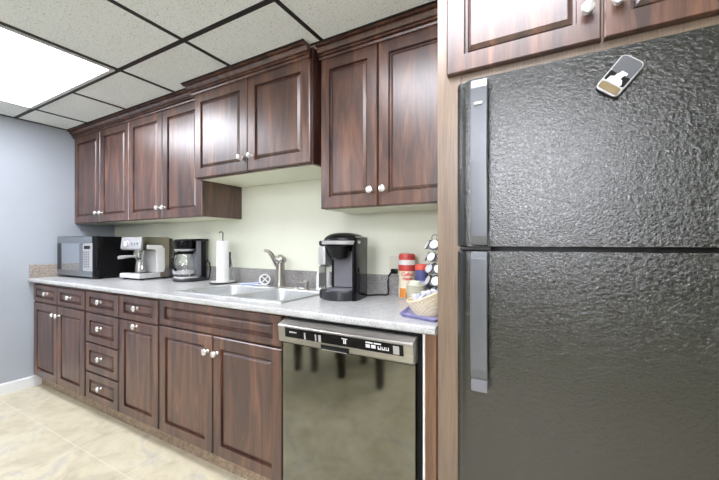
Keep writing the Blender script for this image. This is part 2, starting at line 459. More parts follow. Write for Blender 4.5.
# rolled raised lip round the flange
m.tube([(SX0, SY0, .868), (SX1, SY0, .868), (SX1, SY1, .868), (SX0, SY1, .868)], .004, 8, closed=True)
m.build('rim', 'sink_steel', sk, world=True)
for b in (B1, B2):
    m = MB().loft(bowl(*b), cap=False); m.bm.faces.new(m.bm.verts[-24:]) if False else None
    m.bm.verts.ensure_lookup_table(); m.bm.faces.new([m.bm.verts[i] for i in range(len(m.bm.verts)-24, len(m.bm.verts))])
    o = m.build('bowl', 'sink_steel', sk, world=True)
    cx, cy = (b[0]+b[1])/2, (b[2]+b[3])/2
    MB().lathe([(0, .6985), (.02, .6985), (.03, .700), (.045, .7015), (.045, .698)], (cx, cy, 0), seg=24).build('drain', 'chrome', o, world=True)

fx, fy, fz = -1.468, 1.622, .8695
fa = thing('kitchen_faucet', 'brushed nickel single column faucet with upturned spout behind the sink bowls', 'faucet', (fx, fy, fz))
MB().lathe([(0, 0), (.125, 0), (.125, .004), (.120, .009), (0, .010)], (fx+.02, fy, fz), seg=40, sy=.24).build('base_plate', 'nickel', fa, world=True)
MB().lathe([(.034, .008), (.033, .02), (.030, .06), (.027, .12), (.027, .154), (.0, .154)], (fx, fy, fz), seg=28).build('column', 'nickel', fa, world=True)
MB().lathe([(0, .146), (.030, .150), (.036, .156), (.039, .164), (.039, .176), (.034, .186), (.022, .192), (.013, .194), (.013, .201), (0, .202)], (fx, fy, fz), seg=28).build('cap', 'nickel', fa, world=True)
MB().tube([(fx-.016, fy-.012, fz+.13), (fx-.024, fy-.022, fz+.168), (fx-.034, fy-.036, fz+.200), (fx-.044, fy-.050, fz+.218), (fx-.056, fy-.064, fz+.229), (fx-.063, fy-.072, fz+.224)],
          [.011, .015, .0145, .011, .009, .010], 14).build('spout', 'nickel', fa, world=True)
sx_, sy_ = -1.272, 1.630
so = thing('soap_dispenser', 'small brushed nickel soap pump on the sink deck right of the faucet', 'soap dispenser', (sx_, sy_, fz))
MB().lathe([(0, 0), (.022, 0), (.022, .004), (.012, .009), (.011, .02), (.012, .03), (.015, .034), (.016, .046), (.012, .052), (0, .054)], (sx_, sy_, fz), seg=20).build('pump', 'nickel', so, world=True)
MB().tube([(sx_, sy_, fz+.041), (sx_-.02, sy_-.025, fz+.042), (sx_-.035, sy_-.046, fz+.038)], [.006, .005, .0045], 10).build('nozzle', 'nickel', so, world=True)

# dish brush lying on the deck
bx, by = -1.615, 1.640
db = thing('dish_brush', 'round headed dish brush with pale blue handle lying behind the left bowl', 'brush', (bx, by, fz))
cN = Vector((.74, -.64, .20)).normalized()
cc = Vector((bx, by, fz+.040))
ML = Matrix.Translation(cc-Vector((bx, by, fz))) @ cN.to_track_quat('Z', 'Y').to_matrix().to_4x4()
pad = MB().lathe([(0, -.016), (.026, -.016), (.029, -.001), (0, -.001)], seg=24).build('bristle_pad', 'grey', db); pad.matrix_local = ML
hd = MB().lathe([(.026, -.004), (.034, -.004), (.036, .001), (.034, .006), (.027, .006), (.026, -.004)], seg=28)
for k in range(2):
    c_, s_ = math.cos(PI/4+k*PI/2), math.sin(PI/4+k*PI/2)
    hd.tube([(-.028*c_, -.028*s_, .003), (.028*c_, .028*s_, .003)], .004, 8)
hd = hd.build('head', 'white', db); hd.matrix_local = ML
MB().tube([cc+Vector((-.026, -.012, -.018)), (bx-.08, by-.035, fz+.010), (bx-.13, by-.045, fz+.008), (bx-.17, by-.05, fz+.0075)], [.006, .008, .008, .006], 10).build('handle', 'pale_blue', db, world=True)

# white bottle mostly behind the pod coffee maker
wb = thing('soap_bottle', 'white plastic bottle half hidden behind the pod coffee maker', 'bottle', (-1.183, 1.655, .8665))
MB().lathe([(0, 0), (.030, 0), (.032, .006), (.032, .085), (.026, .105), (.012, .118), (.012, .128), (0, .128)], seg=24, sy=.7).build('body', 'white', wb)
MB().lathe([(0, .127), (.014, .127), (.014, .142), (.007, .147), (.006, .165), (0, .166)], seg=16).build('cap', 'white', wb)

# ------------------------------------------------------------------ dishwasher
dw = thing('dishwasher', 'dark stainless dishwasher with black control strip under the worktop', 'dishwasher', (-.69, 1.40, 0))
X0, X1 = -.982, -.400
MB().box(X0+.004, X1+.010, 1.125, 1.70, .012, .834).build('body', 'black', dw, world=True, smooth=0)
MB().box(X0+.002, X1-.002, 1.098, 1.124, .105, .733, .003).build('door', 'dw_steel', dw, world=True)
MB().box(X0+.002, X1-.002, 1.150, 1.1249, .012, .100).build('kick_plate', 'black', dw, world=True, smooth=0)
pr = [(1.124, .737), (1.086, .737), (1.077, .744), (1.070, .806), (1.073, .812), (1.108, .826), (1.124, .826)]
cp = MB().prism(pr, X0, X1, 'X', .002).build('control_panel', 'steel', dw, world=True)
def face(z, o): return 1.077-(z-.744)*(.007/.062)-o
def inlay(x0, x1, z0, z1, name, mat, o=.0008, th=.003, par=None):
    lp = [[(x0, face(z0, o)+d, z0), (x1, face(z0, o)+d, z0), (x1, face(z1, o)+d, z1), (x0, face(z1, o)+d, z1)] for d in (th, 0)]
    return MB().loft(lp).build(name, mat, par or cp, world=True, smooth=0)
inlay(-.945, -.433, .764, .802, 'display_strip', 'black_gloss')
q = MB()
def mark(x0, x1, z0, z1): 
    lp = [[(x0, face(z0, .0012)+d, z0), (x1, face(z0, .0012)+d, z0), (x1, face(z1, .0012)+d, z1), (x0, face(z1, .0012)+d, z1)] for d in (.001, 0)]
    q.loft(lp)
for k in range(6): mark(-.921+k*.0062, -.9165+k*.0062, .783+(.002 if k % 2 else 0), .7885)
q.build('brand_mark', 'ink', cp, world=True, smooth=0)
q = MB()
for x in (-.668, -.661): mark(x, x+.005, .774, .790)
mark(-.675, -.650, .791, .794)
q.build('cycle_legend', 'ink', cp, world=True, smooth=0)
for k in range(2):
    q = MB(); mark(-.575+k*.032, -.547+k*.032, .791, .796); mark(-.575+k*.022, -.558+k*.022, .775, .787); q.build('key_legend', 'ink', cp, world=True, smooth=0)
for k in range(3):
    q = MB(); mark(-.528+k*.015, -.516+k*.015, .774, .778); mark(-.528+k*.015, -.525+k*.015, .778, .786); mark(-.519+k*.015, -.516+k*.015, .778, .786); q.build('key_legend', 'ink', cp, world=True, smooth=0)
for x in (-.848, -.796, -.780):
    inlay(x, x+(.012 if x > -.79 else .007), .766, .792, 'button', 'silver', .0015, .002)
inlay(-.470, -.448, .767, .796, 'button', 'silver', .0018, .002)
# pocket handle under the strip
MB().prism([(1.0765, .741), (1.0745, .741), (1.073, .757), (1.075, .757)], -.770, -.645, 'X').build('handle_pocket', 'black', cp, world=True, smooth=0)
MB().box(-.762, -.653, 1.066, 1.076, .740, .7445, .002).build('handle_lip', 'chrome', cp, world=True)

# ------------------------------------------------------------------ wall cabinets
ZU = 1.312
def wall_cab(x0, x1, z0, yf, label):
    r = thing('wall_cabinet', label, 'cabinet', ((x0+x1)/2, 1.58, z0), 0, 'dark cherry wall cabinets')
    MB().box(x0+.0008, x1-.0008, yf+.0205, 1.729, z0, 2.110).build('body', 'wood', r, world=True, smooth=0)
    MB().box(x0+.018, x1-.018, yf+.040, 1.728, z0-.002, z0-.0002).build('bottom_panel', 'melamine', r, world=True, smooth=0)
    return r
YU = 1.41; YM = 1.357; ZT = 2.052
u1 = wall_cab(-3.633, -2.766, ZU, YU, 'dark cherry two door wall cabinet in the corner above the microwave')
d = front(u1, 'door', -3.626, -3.192, ZU+.001, ZT, YU); knob(d, -3.223, YU, 1.386)
d = front(u1, 'door', -3.187, -2.769, ZU+.001, ZT, YU); knob(d, -3.152, YU, 1.386)
u2 = wall_cab(-2.766, -1.923, ZU, YU, 'dark cherry two door wall cabinet above the espresso machine, left of the raised sink cabinet')
d = front(u2, 'door', -2.763, -2.347, ZU+.001, ZT, YU); knob(d, -2.380, YU, 1.386)
d = front(u2, 'door', -2.342, -1.925, ZU+.001, ZT, YU); knob(d, -2.312, YU, 1.386)
u3 = wall_cab(-1.921, -1.034, 1.536, YM, 'short raised dark cherry wall cabinet above the sink')
d = front(u3, 'door', -1.921, -1.471, 1.540, ZT, YM); knob(d, -1.510, YM, 1.618)
d = front(u3, 'door', -1.466, -1.040, 1.540, ZT, YM); knob(d, -1.432, YM, 1.618)
u4 = wall_cab(-1.012, -.338, ZU, YU, 'dark cherry two door wall cabinet between the sink and the fridge')
d = front(u4, 'door', -1.011, -.699, ZU+.001, ZT, YU, fx=.05); knob(d, -.728, YU, 1.385)
d = front(u4, 'door', -.692, -.340, ZU+.001, ZT, YU, fx=.05); knob(d, -.664, YU, 1.385)
CR = [(0, 2.048), (.010, 2.048), (.012, 2.056), (.006, 2.058), (.006, 2.062), (.018, 2.064), (.018, 2.070), (.012, 2.072), (.012, 2.076), (.022, 2.078), (.030, 2.084), (.036, 2.093), (.030, 2.095), (.030, 2.098), (.048, 2.100), (.048, 2.110), (0, 2.110)]
def crown(x0, x1, yf, ret, label):
    lps = []
    if ret: lps.append([(x0-p, yf-p+.0005 if False else 1.360, z) for p, z in CR])
    lps.append([((x0-p if ret else x0), yf-p, z) for p, z in CR])
    lps.append([(x1, yf-p, z) for p, z in CR])
    return tag(MB().loft(lps).build('crown_molding', 'wood', smooth=0), label, 'molding', 'crown moldings on the wall cabinets')
crown(-3.634, -1.925, YU-.0005, False, 'dark stepped crown molding over the wall cabinets in the blue wall corner')
crown(-1.923, -1.034, YM-.0005, True, 'dark stepped crown molding over the raised sink cabinet, standing farther forward')
crown(-1.012, -.338, YU-.0005, False, 'dark stepped crown molding over the wall cabinet next to the fridge panel')

# tall panel and cabinet above the fridge
tp = thing('refrigerator_side_panel', 'tall light wood panel standing between the worktop and the fridge', 'panel', (-.30, 1.4, 0))
MB().box(-.3355, -.3120, 1.132, 1.728, 0, 2.110, .001).build('panel', 'tan_wood', tp, world=True)
MB().box(-.3118, -.2585, 1.1305, 1.150, 0, 2.110, .001).build('stile', 'tan_wood', tp, world=True)
fc = thing('wall_cabinet', 'wood cabinet above the fridge with two raised panel doors', 'cabinet', (.14, 1.42, 1.645), 0)
MB().box(-.2575, .56, 1.1315, 1.728, 1.640, 2.110).build('body', 'tan_wood', fc, world=True, smooth=0)
d = front(fc, 'door', -.300, .1115, 1.682, 2.095, 1.11, fx=.055); 
k = knob(d, .081, 1.11, 1.762)
d = front(fc, 'door', .1175, .527, 1.682, 2.095, 1.11, fx=.055)
k = knob(d, .147, 1.11, 1.765)

# ------------------------------------------------------------------ fridge
fr_ = thing('refrigerator', 'tall black textured top freezer refrigerator right of the worktop', 'refrigerator', (.145, 1.35, 0))
MB().box(-.228, .520, 1.085, 1.69, .03, 1.595, .006).build('body', 'fridge_body', fr_, world=True)
def fdoor(z0, z1, name):
    R = .035; x0, x1, y0, y1 = -.246, .530, 1.0, 1.072
    pl = [(x0, y1)]+[(x0+R-R*math.cos(math.radians(a)), y0+R-R*math.sin(math.radians(a))) for a in range(0, 91, 15)]
    pl += [(x1-R+R*math.sin(math.radians(a)), y0+R-R*math.cos(math.radians(a))) for a in range(0, 91, 15)]+[(x1, y1)]
    return MB().prism(pl, z0, z1, 'Z', .005).build(name, 'fridge', fr_, world=True)
fd1 = fdoor(1.132, 1.600, 'freezer_door'); fd2 = fdoor(.075, 1.119, 'door')
for d_, z0, z1 in ((fd1, 1.14, 1.592), (fd2, .085, 1.112)):
    MB().box(-.230, .522, 1.0725, 1.0845, z0, z1).build('gasket', 'gasket', d_, world=True, smooth=0)
MB().box(-.225, .515, 1.05, 1.0845, .012, .070).build('grille', 'black', fr_, world=True, smooth=0)
MB().box(-.236, -.150, 1.012, 1.060, 1.1205, 1.1305, .002).build('hinge_bracket', 'dark_grey', fr_, world=True)
for sx in (-.19, .48):
    MB().lathe([(0, 0), (.02, 0), (.02, .03), (0, .03)], (sx, 1.14, 0), seg=16).build('foot', 'black', fr_, world=True)
hx0, hx1 = -.196, -.153
h1 = MB()
h1.prism([(.9985, 1.592), (.975, 1.585), (.966, 1.56), (.964, 1.36), (.968, 1.16), (.975, 1.136), (.9985, 1.136), (.9985, 1.15), (.980, 1.17), (.975, 1.36), (.978, 1.55), (.9985, 1.57)], hx0, hx1, 'X', .002)
h1 = h1.build('handle', 'handle', fd1, world=True)
MB().box(hx0+.010, hx1-.012, .962, .9655, 1.513, 1.520, .001).build('handle_highlight', 'white', h1, world=True)  # white bar standing in for the highlight on the handle bracket
h2 = MB().prism([(.9985, 1.117), (.975, 1.117), (.966, 1.10), (.964, .95), (.968, .80), (.976, .772), (.980, .772), (.978, .80), (.975, .95), (.978, 1.08), (.9985, 1.10)], hx0, hx1, 'X', .002).build('handle', 'handle', fd2, world=True)
MB().box(hx0, hx1, .974, .9985, .737, .7715, .004).build('handle_end', 'grey', h2, world=True)

# magnet clip
mg = thing('magnet_clip', 'tilted grey magnetic clip with white emblem on the freezer door', 'magnet', (.1335, .9998, 1.525), 0)
mg.rotation_euler = (0, math.radians(40), 0)
def rpoly(w, h, r, n=5):
    p = []
    for cx, cz, a0 in ((w-r, h-r, 0), (-w+r, h-r, 90), (-w+r, -h+r, 180), (w-r, -h+r, 270)):
        for k in range(n+1):
            a = math.radians(a0+90*k/n); p.append((cx+r*math.cos(a), cz+r*math.sin(a)))
    return p
MB().prism(rpoly(.0270, .044, .011), -.010, -.0005, 'Y', .0015).build('back_plate', 'black', mg)
MB().prism(rpoly(.0260, .043, .010), -.017, -.0105, 'Y', .001).build('rim', 'silver', mg)
MB().prism([(p[0]*.9, p[1]*.45+.021) for p in rpoly(.0260, .043, .012)], -.019, -.0172, 'Y', .0004).build('upper_plate', 'mag_grey', mg)
MB().prism([(p[0]*.88, p[1]*.2-.031) for p in rpoly(.0260, .040, .010)], -.019, -.0172, 'Y', .0004).build('lower_plate', 'olive_brown', mg)
e = MB()
e.prism([(-.017, -.020), (.014, -.022), (.017, -.016), (.012, -.008), (.006, -.006), (.008, .002), (.012, .004), (.012, .009), (-.002, .010), (-.004, .004), (-.007, 0), (-.008, -.006), (-.015, -.009)], -.0195, -.0172, 'Y')
e.build('emblem', 'white', mg)
MB().prism([(p[0]*.9, p[1]*.26-.008) for p in rpoly(.0260, .043, .006)], -.0182, -.0172, 'Y').build('centre_plate', 'black', mg)

# ------------------------------------------------------------------ microwave
ZW = .8665
W = .575
mw = thing('microwave', 'black microwave with silver framed front in the worktop corner', 'microwave', (-3.320, 1.298, ZW), math.radians(2.0))
zb, zt = .012, .331
MB().box(-W/2+.004, W/2-.004, .036, .385, zb, zt-.002, .005).build('body', 'black', mw)
pl = [(-W/2, .036), (-W/2, .006), (-W/2+.01, 0), (W/2-.03, 0), (W/2-.008, .006), (W/2, .020), (W/2, .036)]
MB().prism(pl, zb, zt, 'Z', .002).build('front_bezel', 'black_gloss', mw)
dr = MB()
x0, x1 = -W/2+.006, .085
for b in ((x0, W/2-.032, zt-.056, zt-.004), (x0, W/2-.032, zb+.004, zb+.048)):
    dr.box(b[0], b[1], -.006, .001, b[2], b[3], .002)
dr.build('door_frame', 'mw_silver', mw)
MB().box(x0, x0+.058, -.006, .001, zb+.0485, zt-.0565, .002).build('door_stile', 'dark_grey', mw)
MB().box(x0+.060, x1, -.003, .001, zb+.048, zt-.056).build('window', 'mw_glass', mw, smooth=0)
hl = [[(x, y, z) for x, y in ((x1+.002, -.002), (x1-.004+b_, -.012-.6*b_), (x1+.022+b_, -.012-.6*b_), (x1+.034, -.002))] for z, b_ in [(zb+.05+(zt-zb-.108)*k/8, -.012*math.sin(PI*k/8)) for k in range(9)]]
MB().loft(hl).build('handle', 'mw_silver', mw)
cpn = MB().box(x1+.036, W/2-.034, -.004, .001, zb+.048, zt-.056, .001).build('control_panel', 'silver', mw)
MB().box(x1+.055, W/2-.06, -.0055, -.004, zt-.10, zt-.075).build('display', 'black_gloss', cpn, smooth=0)
bt = MB().box(-.010, .010, -.0015, .001, -.0065, .0065, .001).build('key', 'grey', cpn, loc=(x1+.055, -.0045, zt-.125))
for i in range(3):
    for j in range(7):
        if i or j: copy_part(bt, cpn, (x1+.058+i*.031, -.0045, zt-.125-j*.0185))
for sx in (-1, 1):
    for sy in (.06, .34):
        MB().lathe([(0, 0), (.014, 0), (.014, .014), (0, .014)], (sx*(W/2-.05), sy, 0), seg=14).build('foot', 'black', mw)

# ------------------------------------------------------------------ espresso machine
es = thing('espresso_machine', 'brushed steel espresso machine with portafilter beside the microwave', 'espresso machine', (-2.775, 1.42, ZW), math.radians(3))
w = .125
MB().prism([(0, .014), (0, .040), (.008, .048), (.16, .050), (.16, .014)], -w, w, 'X', .003).build('drip_tray', 'light_grey', es)
gr = MB()
for k in range(9): gr.box(-w+.015, w-.015, .02+k*.014, .026+k*.014, .0495, .053)
gr.build('drip_grid', 'chrome', es, smooth=0)
side = [(.02, .222), (.012, .235), (.022, .318), (.06, .323), (.235, .323), (.235, .012), (.150, .012), (.150, .050), (.160, .060), (.160, .195), (.145, .215), (.10, .222)]
MB().prism(side, -w+.002, w-.002, 'X', .003).build('housing', 'bronze_steel', es)
fp = MB().prism([(.012, .226), (.006, .238), (.017, .320), (.024, .322), (.024, .226)], -w, w, 'X', .002).build('front_panel', 'silver', es)
MB().lathe([(0, -.004), (.024, -.004), (.024, .006), (.019, .008), (.019, .006), (0, .006)], (-.055, .010, .272), '-Y', 24).build('gauge', 'white', fp)
MB().lathe([(.022, .004), (.026, .004), (.026, .009), (.022, .009), (.022, .004)], (-.055, .010, .272), '-Y', 24).build('gauge_ring', 'chrome', fp)
for x in (.015, .05, .085):
    MB().lathe([(0, -.003), (.010, -.003), (.010, .004), (0, .005)], (x, .010, .272), '-Y', 18).build('button', 'chrome', fp)
# pale liner round the C-shaped opening
lin_ = [(.055, .262), (.055, .232), (.112, .230), (.130, .215), (.132, .085), (.128, .052), (.190, .052), (.194, .085), (.194, .232), (.170, .261)]
MB().prism(lin_, w-.004, w+.004, 'X', .003).build('side_trim', 'white', es)
MB().box(-w+.008, w-.012, .145, .158, .052, .215, .003).build('splash_plate', 'light_grey', es)
MB().lathe([(0, .186), (.036, .186), (.036, .205), (.030, .212), (.030, .226), (0, .226)], (-.01, .075, 0), seg=28).build('group_head', 'chrome', es)
pf = MB().lathe([(0, .150), (.014, .150), (.024, .160), (.034, .165), (.034, .186), (0, .186)], (-.01, .075, 0), seg=28).build('portafilter', 'chrome', es)
MB().tube([(-.01, .045, .176), (-.012, .012, .176), (-.014, -.022, .174), (-.016, -.058, .170), (-.016, -.068, .169)], [.008, .009, .012, .0135, .011], 14).build('handle', 'silver', pf)
MB().tube([(-.022, .075, .152), (-.022, .075, .130)], .006, 10).tube([(.002, .075, .152), (.002, .075, .130)], .006, 10).build('spout', 'chrome', pf)
MB().tube([(.095, .05, .225), (.098, .045, .19), (.104, .035, .13), (.106, .03, .085)], .0045, 10).build('steam_wand', 'chrome', es)
jug = MB().lathe([(0, .0), (.034, 0), (.036, .006), (.034, .05), (.029, .075), (.032, .088), (.030, .088), (.027, .075), (.031, .05), (.032, .006), (0, .004)], seg=28)
o = tag(jug.build('milk_jug', 'steel', loc=(-2.785, 1.505, ZW+.0535)), 'small steel jug standing on the espresso machine drip tray', 'jug')
MB().box(-w+.015, w-.015, .2355, .275, .08, .315, .008).build('water_tank', 'smoke', es)
MB().box(-w+.02, w-.02, .2355, .27, .012, .079, .004).build('tank_base', 'grey', es)
for sx in (-1, 1):
    for sy in (.02, .20):
        MB().box(sx*(w-.022)-.014, sx*(w-.022)+.014, sy, sy+.025, 0, .0138, .003).build('foot', 'dark_grey', es)

# ------------------------------------------------------------------ drip coffee maker
cm = thing('coffee_maker', 'black drip coffee maker with round glass carafe beside the paper towels', 'coffee maker', (-2.342, 1.50, ZW))
bl = []
for z, i in ((0, .004), (.003, 0), (.018, 0), (.026, .006)):
    pts = []
    for k in range(13):
        a = math.radians(180+15*k); pts.append(((.098-i)*math.cos(a), .098+(.098-i)*math.sin(a), z))
    pts += [(.098-i, .19-i, z), (-.098+i, .19-i, z)]
    bl.append(pts)
MB().loft(bl).build('base', 'dark_grey', cm)
MB().lathe([(.0, .026), (.092, .026), (.088, .034), (.070, .036), (0, .036)], (0, .096, 0), seg=32).build('warming_plate', 'silver', cm)
MB().box(-.088, .088, .155, .192, .026, .302, .010).build('tower', 'black', cm)
MB().box(-.07, .058, .1515, .1548, .04, .215, .001).build('back_plate', 'silver', cm)  # pale plate added behind the carafe so its glass looks bright
MB().box(.066, .080, .118, .1545, .036, .298, .004).build('tower_trim', 'grey', cm)
MB().lathe([(0, .228), (.062, .228), (.068, .236), (.071, .25), (.073, .288), (.070, .298), (.055, .304), (0, .305)], (-.014, .085, 0), seg=32).build('filter_basket', 'black_gloss', cm)
MB().lathe([(.058, .221), (.066, .221), (.070, .232), (.066, .234), (.058, .221)], (-.012, .085, 0), seg=32).build('basket_ring', 'silver', cm)
MB().box(-.075, .098, .10, .205, .292, .308, .006).build('lid', 'black', cm)
ca = thing('coffee_carafe', 'round glass coffee carafe sitting on the warming plate', 'carafe', (-2.358, 1.588, ZW+.0365))
ca.scale = (1.15, 1.08, 1.28)
MB().lathe([(0, 0), (.050, 0), (.062, .010), (.070, .035), (.071, .060), (.064, .090), (.052, .110), (.050, .125), (.048, .125), (.050, .109), (.062, .089), (.069, .060), (.068, .036), (.060, .012), (.048, .003), (0, .003)], seg=36).build('glass', 'glass', ca)
MB().lathe([(.0705, .014), (.0725, .014), (.0735, .030), (.072, .034), (.0715, .030), (.0705, .014)], seg=36).build('band', 'silver', ca)
MB().lathe([(0, .1255), (.052, .1255), (.053, .134), (.046, .140), (0, .142)], seg=32).build('lid', 'black', ca)
MB().tube([(.010, -.052, .132), (.016, -.085, .128), (.019, -.100, .105), (.018, -.098, .06), (.014, -.074, .035)], [.008, .009, .009, .009, .007], 10).build('handle', 'black', ca)
MB().tube([(.085, .18, .12), (.105, .185, .15), (.128, .187, .13), (.138, .187, .08), (.130, .185, .02), (.11, .187, .006), (.095, .18, .008)], .005, 8).build('power_cord', 'black', cm)

# ------------------------------------------------------------------ paper towels
tx, ty = -1.980, 1.615
th = thing('paper_towel_holder', 'dark wire paper towel stand with round base left of the sink', 'paper towel holder', (tx, ty, ZW))
MB().lathe([(0, 0), (.086, 0), (.088, .004), (.088, .010), (.083, .013), (0, .013)], seg=40).build('base', 'dark_grey', th)
MB().lathe([(.0, .013), (.080, .013), (.076, .0155), (0, .0155)], seg=40).build('base_top', 'light_grey', th)
MB().tube([(0, 0, .015), (0, 0, .330), (.003, -.002, .345), (.001, -.010, .354), (-.006, -.02, .352), (-.008, -.024, .344)], .0035, 8).build('post', 'dark_grey', th)
MB().tube([(.062, .055, .012), (.052, .045, .05), (.044, .040, .12), (.034, .030, .205)], .004, 8).build('tension_arm', 'chrome', th)
MB().tube([(.034, .030, .110), (.034, .030, .215)], .007, 10).build('arm_pad', 'dark_grey', th)
ro = thing('paper_towel_roll', 'white paper towel roll on the stand left of the sink', 'paper towel roll', (tx, ty, ZW+.0158))
MB().lathe([(.019, 0), (.040, 0), (.041, .002), (.041, .274), (.040, .276), (.019, .276), (.019, 0)], seg=40).build('paper', 'paper', ro)
MB().lathe([(.0165, .001), (.0188, .001), (.0188, .275), (.0165, .275), (.0165, .001)], seg=28).build('core', 'brown_wood', ro)

# ------------------------------------------------------------------ pod coffee maker
kg = thing('pod_coffee_maker', 'tall black pod coffee maker with silver band right of the sink', 'coffee maker', (-.903, 1.385, ZW), math.radians(11))
def dshape(w_, f, b, r, z):
    pts = [(w_, b, z), (-w_, b, z)]
    for k in range(13):
        a = math.radians(180+15*k); pts.append((w_*math.cos(a), f+r+r*math.sin(a), z))
    return pts
MB().loft([dshape(.088, -.012, .10, .06, 0), dshape(.090, -.014, .10, .06, .004), dshape(.090, -.014, .10, .06, .042), dshape(.086, -.010, .10, .06, .048)]).build('drip_tray', 'dark_grey', kg)
MB().loft([dshape(.070, .004, .098, .05, .0485), dshape(.068, .006, .098, .05, .051)]).build('tray_plate', 'grey', kg)
tl = []
for z, y0, y1, x1 in ((.002, .098, .190, .092), (.010, .098, .196, .096), (.20, .098, .200, .098), (.262, .098, .196, .095), (.292, .100, .175, .086), (.308, .102, .15, .070)):
    r = .03; p_ = [(-.064, y0, z), (x1, y0, z)]
    for k in range(7):
        a = math.radians(15*k); p_.append((x1-r+r*math.cos(a), y1-r+r*math.sin(a), z))
    p_.append((-.064, y1, z)); tl.append(p_)
MB().loft(tl).build('tower', 'black', kg)
MB().box(-.050, .066, .0945, .0975, .055, .235, .001).build('recess_panel', 'grey', kg)
# right cheek, glossy with rounded front
ck = [(.070, .185), (.070, .030), (.076, .014), (.086, .010), (.095, .018), (.101, .06), (.103, .17), (.098, .185)]
MB().loft([[(x, y, 0) for x, y in ck], [(x, y, .245) for x, y in ck], [(x-.002, y+.012, .285) for x, y in ck], [(x-.008, y+.03, .305) for x, y in ck]]).build('side_cheek', 'black_gloss', kg)
rs = thing; 
MB().box(-.108, -.066, .025, .195, .048, .165, .012).build('reservoir', 'glass', kg)
MB().box(-.109, -.066, .024, .196, .166, .262, .010).build('reservoir_top', 'silver', kg)
MB().box(-.106, -.068, .027, .193, .262, .288, .008).build('reservoir_lid', 'dark_grey', kg)
MB().box(-.104, -.066, .03, .19, .002, .047, .008).build('reservoir_base', 'dark_grey', kg)
hdl = [dshape(.084, -.004, .18, .075, .262), dshape(.088, -.010, .183, .075, .270), dshape(.089, -.010, .185, .075, .285)]
for k in range(1, 7):
    a = k*PI/2/6.3; s_ = math.cos(a)
    hdl.append([(x*(.25+.75*s_), .11+(y-.11)*(.3+.7*s_), .285+.042*math.sin(a)) for x, y, z in dshape(.089, -.010, .185, .075, 0)])
MB().loft(hdl).build('head', 'black', kg)
bd = []
for z, o in ((.268, .003), (.270, .007), (.284, .009), (.287, .005)):
    bd.append([((.092+o)*math.cos(math.radians(180+12*k)), .066+(.075+o)*math.sin(math.radians(180+12*k)), z) for k in range(16)] + [((.090)*math.cos(math.radians(360-12*k)), .066+(.072)*math.sin(math.radians(360-12*k)), z) for k in range(16)])
MB().loft(bd).build('lift_handle', 'silver', kg)
MB().lathe([(0, .196), (.030, .196), (.042, .204), (.060, .255), (.062, .262), (0, .262)], (-.008, .052, 0), seg=28).build('brew_funnel', 'black', kg)
for k in range(3):
    MB().lathe([(0, 0), (.006, 0), (.006, .003), (0, .004)], (.088+.003*k, .045+.024*k, .303), seg=14).build('button', 'silver', kg)
_k = (Matrix.Translation(kg.location) @ Matrix.Rotation(math.radians(11), 4, 'Z')).inverted()
cw = [(-.850, 1.565, .873), (-.815, 1.615, .8712), (-.79, 1.640, .8712), (-.765, 1.648, .8712), (-.757, 1.662, .873), (-.764, 1.680, .895), (-.772, 1.690, .935), (-.768, 1.692, .968), (-.752, 1.693, .986), (-.743, 1.694, .990)]
MB().tube([_k @ Vector(p) for p in cw], .0048, 8).build('power_cord', 'black', kg)
# wall outlet
ox, oz = -.742, 1.014
ol = thing('wall_outlet', 'cream wall outlet plate above the backsplash holding a black plug', 'outlet', (ox, 1.7295, oz))
MB().prism([(ox+p[0], oz+p[1]) for p in rpoly(.037, .060, .005)], 1.7235, 1.7295, 'Y', .0015).build('plate', 'cream', ol, world=True)
for dz in (-.024, .024):
    MB().prism([(ox+p[0], oz+dz+p[1]) for p in rpoly(.016, .0175, .010)], 1.7215, 1.7234, 'Y').build('socket', 'cream', ol, world=True)
pgl = MB().box(-.016, .016, -.030, 0, -.013, .013, .005).build('plug', 'black', kg)
pgl.matrix_parent_inverse = Matrix(); 
pgl.matrix_local = _k @ Matrix.Translation((ox, 1.7213, oz-.022))

# ------------------------------------------------------------------ creamer canisters
def wraptext(txt, size, R, z, ang, mat, parent, name, off=.0006):
    cu = bpy.data.curves.new(name, 'FONT'); cu.body = txt; cu.size = size; cu.align_x = 'CENTER'; cu.extrude = 0; cu.offset = size*.02; cu.shear = .25
    to = bpy.data.objects.new(name, cu); C.objects.link(to)
    bpy.context.view_layer.update()
    me = bpy.data.meshes.new_from_object(to.evaluated_get(bpy.context.evaluated_depsgraph_get()))
    bpy.data.objects.remove(to)
    for v in me.vertices:
        a = ang+v.co.x/R; v.co = ((R+off)*math.cos(a), (R+off)*math.sin(a), z+v.co.y)
    me.name = name
    o = bpy.data.objects.new(name, me); C.objects.link(o); o.parent = parent; me.materials.append(M[mat]); return o
kx, ky = -.648, 1.652
cn = thing('creamer_canister', 'tall red and white coffee creamer canister with red lid by the backsplash', 'canister', (kx, ky, ZW))
MB().lathe([(0, 0), (.041, 0), (.043, .004), (.043, .05), (.040, .085), (.040, .105), (.043, .135), (.043, .158), (0, .158)], seg=36).build('bottle', 'label_cream', cn)
MB().lathe([(.0434, .136), (.0438, .136), (.0438, .164), (.0434, .166), (0, .166), (0, .158), (.0434, .158)], seg=36).build('shoulder', 'red', cn)
MB().lathe([(0, .1665), (.0435, .1665), (.0435, .191), (0, .191)], seg=36).build('neck_band', 'white', cn)
MB().lathe([(0, .1915), (.042, .1915), (.042, .212), (.038, .220), (.033, .222), (0, .222)], seg=36).build('lid', 'red', cn)
aF = math.atan2(-ky, -kx)
